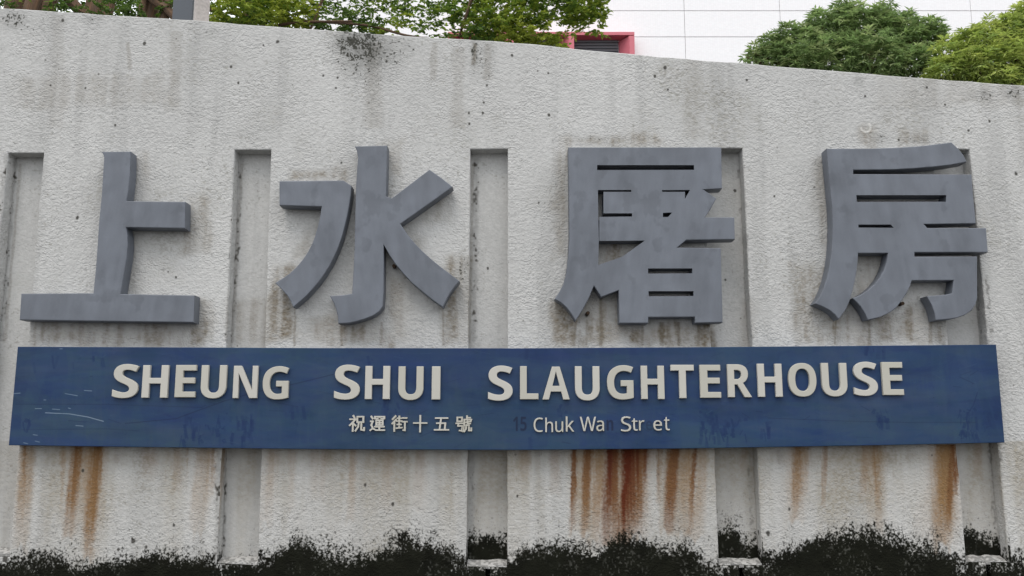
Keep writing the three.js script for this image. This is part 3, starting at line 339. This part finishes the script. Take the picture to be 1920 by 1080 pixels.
[[-0.8037,1.5926,-0.7256,1.6698],[-0.6989,1.5933,-0.6269,1.6681],[-0.5913,1.5926,-0.5171,1.6681],[-0.4859,1.5905,-0.4177,1.6691],[-0.3818,1.5954,-0.3111,1.661],[-0.2753,1.5905,-0.1989,1.6663]].forEach(([x0, y0, x1, y1], i) => {
  const geos = []; let k = 0;
  for (const st of glyphs[i]) for (let q = 1; q < st.length; q++) {
    const P = ([a, b]) => [x0 + a / 100 * (x1 - x0), y1 - b / 100 * (y1 - y0)], [ax, ay] = P(st[q - 1]), [bx, by] = P(st[q]), len = Math.hypot(bx - ax, by - ay), w = Math.abs(by - ay) > Math.abs(bx - ax) ? 0.0085 : 0.0072, d = 0.0105 + 0.00035 * (k++ % 7);
    geos.push(new THREE.BoxGeometry(len + w * 0.9, w, d).rotateZ(Math.atan2(by - ay, bx - ax)).translate((ax + bx) / 2, (ay + by) / 2 - 1.5, BZ - 0.0005 + d / 2));
  }
  mesh('small_character', metricUV(mergeGeometries(geos)), cream[i % 3], board);
});

// ---------------------------------------------------------------- posts behind the wall
{
  const [[cx], [c2]] = [[[-2.0187,4.2916]][0], [[-2.2174,4.4162]][0]];
  const p = thing('concrete_post', 'pale square concrete post rising behind the wall beside the dark steel post', 'post', [cx, 0, -0.9]);
  mesh('shaft', metricUV(new THREE.BoxGeometry(0.085, 5.6, 0.085).rotateY(0.5).translate(0, 2.8, 0)), new THREE.MeshStandardMaterial({ map: conc, roughness: 0.9 }), p);
  mesh('cap', metricUV(new THREE.BoxGeometry(0.11, 0.05, 0.11).rotateY(0.5).translate(0, 5.625, 0)), new THREE.MeshStandardMaterial({ map: conc, roughness: 0.9 }), p);
  const s = thing('steel_post', 'dark blue-grey square steel post rising behind the wall', 'post', [c2, 0, -1.15]);
  const sm = new THREE.MeshStandardMaterial({ color: rgb(0.075, 0.085, 0.10), roughness: 0.5, metalness: 0.3 });
  mesh('shaft', new THREE.BoxGeometry(0.13, 5.8, 0.13).translate(0, 2.9, 0), sm, s); mesh('base_plate', new THREE.BoxGeometry(0.24, 0.02, 0.24).translate(0, 0.01, 0), sm, s);
}

// ---------------------------------------------------------------- tiled building far behind
{
  const Z = -32, b = thing('tiled_building', 'large white tiled building with pink framed windows behind the trees', 'building', [10, 0, Z]);
  const tb = new Uint8Array(512 * 512 * 4);
  for (let j = 0; j < 512; j++) for (let i = 0; i < 512; i++) { const ti = Math.floor(i / 16), tj = Math.floor(j / 8), grout = i % 16 === 0 || j % 8 === 0, v = (grout ? 0.78 : 0.86) * (1 + 0.05 * (hash(ti + 3, tj + 9) - 0.5)), k = (j * 512 + i) * 4; tb[k] = lin2s(v); tb[k + 1] = lin2s(v * 0.985); tb[k + 2] = lin2s(v * 0.995); tb[k + 3] = 255; }
  const tile = dataTex(tb, 512, 512, true); tile.repeat.set(0.31, 0.31);
  const mt = new THREE.MeshStandardMaterial({ map: tile, roughness: 0.4 }), joint = new THREE.MeshStandardMaterial({ color: rgb(0.5, 0.49, 0.48), roughness: 0.9 });
  const PX = 4.2, PY = 1.219, xo = 7.57 - 10, yo = 19.79, xl = -4 * PX + xo;
  mesh('wall', box(xl, xl + 12 * PX, 0, yo + 8 * PY, -12, -0.05), joint, b);
  mesh('lower_facing', metricUV(box(xl, xl + 12 * PX, 0.02, yo - 7 * PY - 0.02, -0.05, 0)), mt, b);
  const pg = metricUV(new THREE.BoxGeometry(PX - 0.022, PY - 0.032, 0.05));
  for (let r = -7; r < 8; r++) for (let c = -4; c < 8; c++) mesh('facing_panel', pg, mt, b).position.set(xo + (c + 0.5) * PX, yo + (r + 0.5) * PY, -0.025);
  const pink = new THREE.MeshStandardMaterial({ color: rgb(0.56, 0.15, 0.185), roughness: 0.6 });
  const glass = new THREE.MeshStandardMaterial({ color: rgb(0.05, 0.055, 0.065), roughness: 0.3 }), slatM = new THREE.MeshStandardMaterial({ color: rgb(0.16, 0.165, 0.18), roughness: 0.6 });
  const top = 18.52, bot = 16.3, pitch = 2.6, xr = 5.27 - 10, dep = 0.6;
  const frame = mesh('window_frame', box(xr - 3 * pitch - 0.22, xr, top - 0.14, top, 0.001, dep), pink, b);
  mesh('frame_foot', box(xr - 3 * pitch - 0.22, xr, bot, bot + 0.17, 0.001, dep), pink, frame);
  for (let k = 0; k < 4; k++) { // splayed fins between the openings
    const x = xr - k * pitch, f = new THREE.ExtrudeGeometry(shapeOf([[x - 0.22, -dep + 0.003], [x - 0.003, -dep + 0.003], [x - 0.003, -0.001], [x - (k < 3 ? 0.62 : 0.22), -0.001]]), { depth: top - bot - 0.35, bevelEnabled: false });
    f.rotateX(-Math.PI / 2); f.scale(1, 1, 1); f.translate(0, bot + 0.175, 0); mesh('frame_fin', f, pink, frame);
    if (k === 3) continue;
    const w = mesh('window', box(x - pitch + 0.001, x - 0.63, bot + 0.18, top - 0.18, 0.002, 0.03), glass, b);
    for (let s = 0; s < 14; s++) mesh('louvre', new THREE.BoxGeometry(pitch - 0.7, 0.09, 0.012).rotateX(0.6).translate(x - pitch / 2 - 0.31, bot + 0.26 + s * 0.135, 0.09), slatM, w);
  }
}

// ---------------------------------------------------------------- trees
function leafBuilder() {
  const pos = [], col = [], a = new THREE.Vector3(), s = new THREE.Vector3(), n = new THREE.Vector3(), t = new THREE.Vector3();
  return {
    leaf(x, y, z, dx, dy, dz, len, wid, c, roll) { // folded diamond leaf from its stalk along d
      a.set(dx, dy, dz).normalize(); s.set(-a.z, 0.001, a.x).normalize(); n.crossVectors(s, a); s.multiplyScalar(Math.cos(roll)).addScaledVector(n, Math.sin(roll)); n.crossVectors(s, a);
      const m = 0.45 * len, L = [x + a.x * m + s.x * wid / 2 + n.x * wid * 0.12, y + a.y * m + s.y * wid / 2 + n.y * wid * 0.12, z + a.z * m + s.z * wid / 2 + n.z * wid * 0.12];
      const R = [x + a.x * m - s.x * wid / 2 + n.x * wid * 0.12, y + a.y * m - s.y * wid / 2 + n.y * wid * 0.12, z + a.z * m - s.z * wid / 2 + n.z * wid * 0.12], T = [x + a.x * len - n.x * len * 0.1, y + a.y * len - n.y * len * 0.1, z + a.z * len - n.z * len * 0.1];
      pos.push(x, y, z, ...L, ...T, x, y, z, ...T, ...R); for (let i = 0; i < 6; i++) col.push(...c);
    },
    build(name, mat, parent) { const g = new THREE.BufferGeometry(); g.setAttribute('position', new THREE.Float32BufferAttribute(pos, 3)); g.setAttribute('color', new THREE.Float32BufferAttribute(col, 3)); g.computeVertexNormals(); g.translate(-parent.position.x, -parent.position.y, -parent.position.z); return mesh(name, g, mat, parent); },
  };
}
const leafMat = new THREE.MeshPhysicalMaterial({ vertexColors: true, roughness: 0.95, transmission: 0.4, specularIntensity: 0.5, thickness: 0, side: THREE.DoubleSide });
const barkBuf = new Uint8Array(256 * 256 * 4);
for (let j = 0; j < 256; j++) for (let i = 0; i < 256; i++) { const r = fbm(i * 0.05 + 4, j * 0.22 + 8, 4), v = 0.45 + 1.1 * r, w = vn(i * 0.02, j * 0.05 + 30), k = (j * 256 + i) * 4; barkBuf[k] = lin2s((0.085 + 0.06 * w) * v); barkBuf[k + 1] = lin2s((0.058 + 0.025 * w) * v); barkBuf[k + 2] = lin2s((0.04 + 0.008 * w) * v); barkBuf[k + 3] = 255; }
const barkMap = dataTex(barkBuf, 256, 256, true, THREE.MirroredRepeatWrapping); barkMap.repeat.set(9, 2);
const bark = new THREE.MeshStandardMaterial({ map: barkMap, bumpMap: barkMap, bumpScale: 0.02, roughness: 0.95 });
{
  const rnd = rngOf(31), gauss = () => (rnd() + rnd() + rnd() - 1.5) * 1.15;
  const tr = thing('banyan_tree', 'spreading banyan tree with many brown stems and small glossy leaves behind the wall', 'tree', [-4.6, 0, -5.4]);
  const T = (pts, radii, name = 'trunk', sides = 9) => mesh(name, tube(pts, radii, sides).translate(4.6, 0, 5.4), bark, tr);
  // stems and aerial roots that stand in the crown: foot to fork
  const stems = [[-5.7867,6.7016,-5.2,0.12],[-5.4852,6.4003,-5,0.1],[-5.3632,6.5167,-5.1,0.1],[-4.8858,6.5855,-5.3,0.15],[-4.7088,6.5013,-5.2,0.06],[-4.2812,6.3193,-5.1,0.06],[-4.2098,6.5013,-5.2,0.1],[-4.2182,6.6704,-5.4,0.07],[-3.9541,6.3351,-5,0.05],[-3.3711,7.0066,-6.2,0.09]];
  for (const [x, y, z, r] of stems) { const j = (rnd() - 0.5) * 0.3; T([[x * 0.9 - 0.4 + j, 0, z - 0.3], [x * 0.96 - 0.15, 2.6, z - 0.15], [x - 0.03, y - 0.7, z], [x, y, z], [x + 0.15 + j * 0.6, y + 0.9, z - 0.2], [x + 0.5 + j * 3, y + 2.2, z - 0.5]], [r * 2, r * 1.5, r * 1.15, r, r * 0.9, r * 0.5]); }
  const limbs = [[[-4.3739,6.7819,-5.1],[-4.0836,6.4525,-5],[-3.8755,6.2724,-4.9],[-3.6618,6.0323,-4.8]], [[-4.1331,6.7687,-5.2],[-3.4171,6.3351,-5],[-2.9489,6.08,-4.9],[-2.3585,6.0473,-4.7],[-1.75,6.0114,-4.6]], [[-2.4102,6.1568,-4.9],[-1.6083,6.0576,-4.8],[-1.1764,5.8971,-4.7],[-0.6974,5.7887,-4.6],[0,5.694,-4.5],[0.574,5.6575,-4.5]], [[-3.3337,7.0814,-5.4],[-3.0245,6.5519,-5.3],[-2.8544,6.1702,-5.2]], [[-3.6124,7.4974,-5.4],[-1.9091,6.9261,-5],[-0.6618,6.6845,-4.8],[0.235,6.449,-4.6],[0.8689,6.2095,-4.5]], [[-5.2132,6.6621,-5],[-4.9947,6.385,-5.1],[-4.6299,6.2692,-5.2],[-4.286,6.2361,-5.2]], [[-1.9727,6.9924,-5],[-2.1758,6.3497,-4.9],[-2.2608,5.9817,-4.8]], [[-0.3613,6.7492,-4.8],[-0.4732,6.2487,-4.7],[-0.5879,5.8722,-4.7]]];
  const lr = [[.07, .06, .05, .05], [.05, .03, .02, .016, .012], [.016, .015, .013, .010, .006, .004], [.06, .05, .04], [.09, .06, .04, .025, .012], [.06, .07, .07, .06], [.03, .02, .012], [.03, .02, .012]];
  limbs.forEach((l, i) => T(l.map((p) => p.slice(0, 3)), lr[i], 'limb', 7));
  const B = leafBuilder(), tones = [[0.085, 0.15, 0.03], [0.16, 0.26, 0.04], [0.27, 0.36, 0.045], [0.36, 0.42, 0.055]];
  // twig clumps: x, y (survey), z, radius in m, leaves, tone
  const clumps = [[-7.0758,7.569,-7,0.35,260,0],[-6.3506,7.613,-7.4,0.3,300,0],[-5.976,7.5432,-6.8,0.4,420,0],[-5.4005,7.4503,-7,0.32,420,0],[-5.3034,7.2042,-6.9,0.2,160,0],[-4.8254,7.689,-7.2,0.3,300,0],[-4.5797,7.332,-7,0.25,200,0],[-5.2961,7.5376,-6.5,0.5,500,0],[-6.5791,7.7779,-6.8,0.5,400,0],[-3.3544,6.3497,-4.9,0.26,520,2],[-3.2192,6.1083,-4.8,0.2,320,2],[-3.1905,6.7016,-5.2,0.4,700,1],[-2.8126,6.4655,-5,0.3,700,1],[-2.6257,6.1718,-4.8,0.24,520,2],[-2.4549,6.2487,-4.7,0.22,480,3],[-2.3884,6.0599,-4.7,0.18,360,3],[-3.0184,6.4176,-5.3,0.25,420,0],[-2.3053,6.4348,-5.2,0.22,260,1],[-2.1585,6.1082,-5,0.2,300,0],[-2.0174,6.5855,-5.3,0.26,260,0],[-1.826,6.1729,-5,0.2,320,0],[-1.6822,6.4348,-5.2,0.22,220,1],[-1.5635,6.0288,-4.9,0.16,260,0],[-1.4513,6.4838,-5.1,0.24,260,1],[-1.3393,6.0133,-4.8,0.14,200,2],[-1.1899,6.3351,-5,0.2,190,1],[-1.3137,6.7016,-5.2,0.3,300,1],[-1.028,6.382,-4.9,0.22,260,1],[-0.9529,6.045,-4.8,0.16,170,1],[-0.7849,6.2853,-4.9,0.2,240,1],[-0.6733,6.5309,-5,0.28,360,1],[-0.4774,6.1718,-4.8,0.22,480,1],[-0.3239,5.9659,-4.7,0.16,320,2],[-0.207,6.2487,-4.7,0.24,520,2],[-0.0584,6.0424,-4.6,0.2,380,2],[0,5.8257,-4.6,0.16,340,3],[0.2325,5.7949,-4.6,0.15,320,3],[0.4355,5.7272,-4.6,0.11,220,3],[-0.4114,5.841,-4.7,0.16,300,0],[0.1462,6.1669,-4.6,0.17,190,2],[0.2917,6.0114,-4.6,0.15,170,2],[0.4087,6.0735,-4.6,0.1,90,2],[0.1178,5.9972,-4.7,0.16,170,1],[0.1481,6.3435,-4.7,0.18,240,1],[0.4103,6.3108,-4.6,0.18,300,1],[0.6373,6.2218,-4.5,0.17,330,1],[0.8691,6.2218,-4.5,0.16,330,2],[0.7803,6.0736,-4.5,0.12,190,2],[0.9251,6.0983,-4.5,0.09,120,2],[0.6923,5.9629,-4.5,0.08,80,2],[0.7488,5.871,-4.5,0.06,46,2],[0.9099,5.8526,-4.5,0.045,26,2],[0.8365,5.9629,-4.5,0.07,52,2],[0.2378,6.566,-4.7,0.3,420,1],[0.7061,6.5436,-4.6,0.26,380,2],[-1.6299,6.8359,-5.2,0.4,520,1],[-2.2777,6.822,-5.3,0.36,420,1],[-2.761,6.9032,-5.2,0.4,620,1],[-0.6767,6.8599,-5,0.4,520,1],[-0.1805,6.6845,-4.8,0.36,520,1],[-3.2177,6.0115,-5,0.25,300,1],[-2.0621,5.9471,-5,0.25,300,0],[-1.0786,5.8061,-4.9,0.25,240,1],[-0.2343,5.6546,-4.7,0.22,300,1],[-4.9083,6.3631,-4.8,0.22,190,0],[-4.3762,6.2865,-4.8,0.22,260,0],[-4.2659,6.1591,-4.8,0.12,90,0],[-5.6721,6.3375,-4.8,0.12,80,0],[-3.8584,6.3885,-4.9,0.13,100,0],[-5.0728,6.2982,-4.9,0.1,70,0],[-3.1563,6.1358,-4.6,0.16,160,3],[-2.867,6.1982,-4.6,0.18,180,2]];
  for (const [x, y, z, r, n, tone] of clumps) {
    const thinZone = x > -2.4 && x < -0.6, twigs = Math.ceil(n / (thinZone ? 12.5 : 8.5));
    for (let q = 0; q < twigs; q++) { // a short twig with leaves on both sides
      const px = x + gauss() * r, py = y + gauss() * r * 0.8, pz = z + gauss() * r * 1.3, a = rnd() * 6.283, e = (rnd() - 0.55) * 1.2, tx = Math.cos(a) * Math.cos(e), ty = Math.sin(e), tz = Math.sin(a) * Math.cos(e), L = 0.10 + 0.08 * rnd();
      for (let k = 0; k < 14; k++) {
        const t = k / 13, b = a + (k % 2 ? 1 : -1) * (0.9 - 0.5 * t) + (rnd() - 0.5) * 0.7, v = 0.75 + 0.5 * rnd(), ti = Math.min(3, Math.max(0, tone + (rnd() < 0.25 ? 1 : rnd() < 0.25 ? -1 : 0))), c = tones[ti];
        B.leaf(px + tx * L * t, py + ty * L * t, pz + tz * L * t, Math.cos(b), e * 0.5 + (rnd() - 0.55) * 0.9, Math.sin(b), 0.044 + 0.026 * rnd(), 0.024 + 0.012 * rnd(), [c[0] * v, c[1] * v, c[2] * v], (rnd() - 0.5) * 1.6);
      }
    }
  }
  for (let q = 0; q < 190; q++) { // the rest of the crown, above
    const px = -6.5 + rnd() * 7.2, pz = -7.5 + rnd() * 3.2, py = 6.9 + rnd() * 2.6 - 0.09 * (px + 3) ** 2, v0 = 0.8 + 0.4 * rnd();
    for (let k = 0; k < 26; k++) { const b = rnd() * 6.283, c = tones[1 + (rnd() < 0.3 ? 1 : 0)], v = v0 * (0.8 + 0.4 * rnd()); B.leaf(px + gauss() * 0.22, py + gauss() * 0.16, pz + gauss() * 0.22, Math.cos(b), (rnd() - 0.5) * 0.9, Math.sin(b), 0.055 + 0.03 * rnd(), 0.03 + 0.012 * rnd(), [c[0] * v, c[1] * v, c[2] * v], (rnd() - 0.5) * 1.4); }
  }
  B.build('crown', leafMat, tr);
}
function bushyTree(name, label, at, lobes, tones, seed, len) {
  const rnd = rngOf(seed), tr = thing(name, label, 'tree', at), B = leafBuilder();
  const base = new THREE.Vector3(...at);
  let cx = 0, cy = 0, cz = 0; for (const [x, y, z] of lobes) { cx += x; cy += y; cz += z; } cx /= lobes.length; cy /= lobes.length; cz /= lobes.length;
  mesh('trunk', tube([[0, 0, 0], [0.08, cy * 0.35, 0.05], [cx - at[0], cy - 1.2, cz - at[2]]], [0.2, 0.15, 0.1]), bark, tr);
  lobes.forEach(([x, y, z, r]) => mesh('limb', tube([[cx - at[0], cy - 1.25, cz - at[2]], [(x + cx) / 2 - at[0], (y + cy) / 2 - 0.5, (z + cz) / 2 - at[2]], [x - at[0], y, z - at[2]]], [0.07, 0.05, 0.02], 6), bark, tr));
  for (const [x, y, z, r, dens = 1] of lobes) {
    const n = Math.round(300 * r * r * dens * 4);
    for (let q = 0; q < n; q++) { // rosette of drooping lance leaves
      const u = rnd() * 2 - 1, a = rnd() * 6.283, s = Math.sqrt(1 - u * u), nx = s * Math.cos(a), ny = u, nz = s * Math.sin(a); if (ny < -0.75) continue;
      const bump = 0.5 + 0.95 * fbm(nx * 3.1 + x * 3 + 9, nz * 3.1 + ny * 3.3 + 9, 3), rr = r * bump * (rnd() < 0.06 ? 1.16 + 0.12 * rnd() : 1 - 0.42 * rnd() ** 2), px = x + nx * rr, py = y + ny * rr * 0.86, pz = z + nz * rr;
      const tv = rnd(), c = tones[tv < 0.5 ? 0 : tv < 0.85 ? 1 : 2], v0 = 0.8 + 0.45 * rnd();
      const k = 7 + Math.floor(rnd() * 4);
      for (let i = 0; i < k; i++) { const b = i / k * 6.283 + rnd(), v = v0 * (0.8 + 0.4 * rnd()), up = 0.5 - rnd() * 1.1; B.leaf(px, py, pz, Math.cos(b) + nx * 0.7, up + ny * 0.6 - 0.2, Math.sin(b) + nz * 0.7, len * (0.75 + 0.5 * rnd()), len * 0.25 * (0.8 + 0.4 * rnd()), [c[0] * v, c[1] * v, c[2] * v], (rnd() - 0.5) * 1.2); }
    }
  }
  B.build('crown', leafMat, tr); return tr;
}
bushyTree('broadleaf_tree', 'dense dark green domed tree in front of the white tiled building', [4.6, 0, -10.5],
  [[4.3473,7.9501,-10.2,0.26,0.7],[4.6653,8.1227,-10.3,0.32],[5.1306,8.2973,-10.4,0.42],[5.7417,8.6119,-10.6,0.5],[6.3204,8.7615,-10.7,0.5],[6.7604,8.6939,-10.6,0.46],[7.088,8.4842,-10.5,0.42],[7.4254,8.5147,-10.5,0.3],[7.4715,8.7489,-10.5,0.2],[5.5701,7.8873,-10.1,0.55],[6.2696,7.8443,-10,0.6],[6.9556,7.7894,-10.1,0.5],[5.0081,7.7894,-10.1,0.45],[6.1446,9.0722,-10.7,0.24],[6.6783,9.0307,-10.7,0.22],[6.2031,7.2229,-10.4,0.9,0.6],[7.1288,7.0264,-10.4,0.8,0.6],[5.0753,7.2229,-10.4,0.7,0.6],[4.2615,8.1281,-10.2,0.15],[4.5835,8.3924,-10.3,0.16],[4.9014,8.5128,-10.3,0.2],[5.5679,8.9612,-10.6,0.2],[5.9673,9.1678,-10.6,0.14],[6.2548,9.2804,-10.7,0.12],[6.858,9.2387,-10.7,0.14],[7.1448,8.9406,-10.6,0.2],[7.6383,8.5393,-10.4,0.14],[7.6379,8.7897,-10.5,0.12],[4.1177,8.0489,-10.2,0.07,0.6]],
  [[0.20, 0.29, 0.105], [0.26, 0.35, 0.13], [0.36, 0.43, 0.19]], 91, 0.13);
bushyTree('broadleaf_tree', 'lighter yellow-green bushy tree beside the dark green domed tree', [7.4, 0, -9.6],
  [[7.4035,7.8172,-9.5,0.36],[7.7721,7.959,-9.5,0.38],[8.1983,8.1284,-9.6,0.4],[8.5325,8.3391,-9.6,0.34],[8.7927,8.5806,-9.7,0.3],[7.1371,7.3579,-9.3,0.38],[7.5712,7.4079,-9.2,0.5],[8.0974,7.4538,-9.2,0.5],[8.6167,7.7284,-9.3,0.5],[9.2097,8.3391,-9.6,0.5],[7.8832,6.7538,-9.4,0.8,0.6],[8.8556,6.8455,-9.4,0.8,0.6],[9.6926,7.7667,-9.6,0.6,0.7]],
  [[0.36, 0.44, 0.11], [0.44, 0.50, 0.13], [0.27, 0.36, 0.10]], 92, 0.125);

renderer.render(scene, camera);
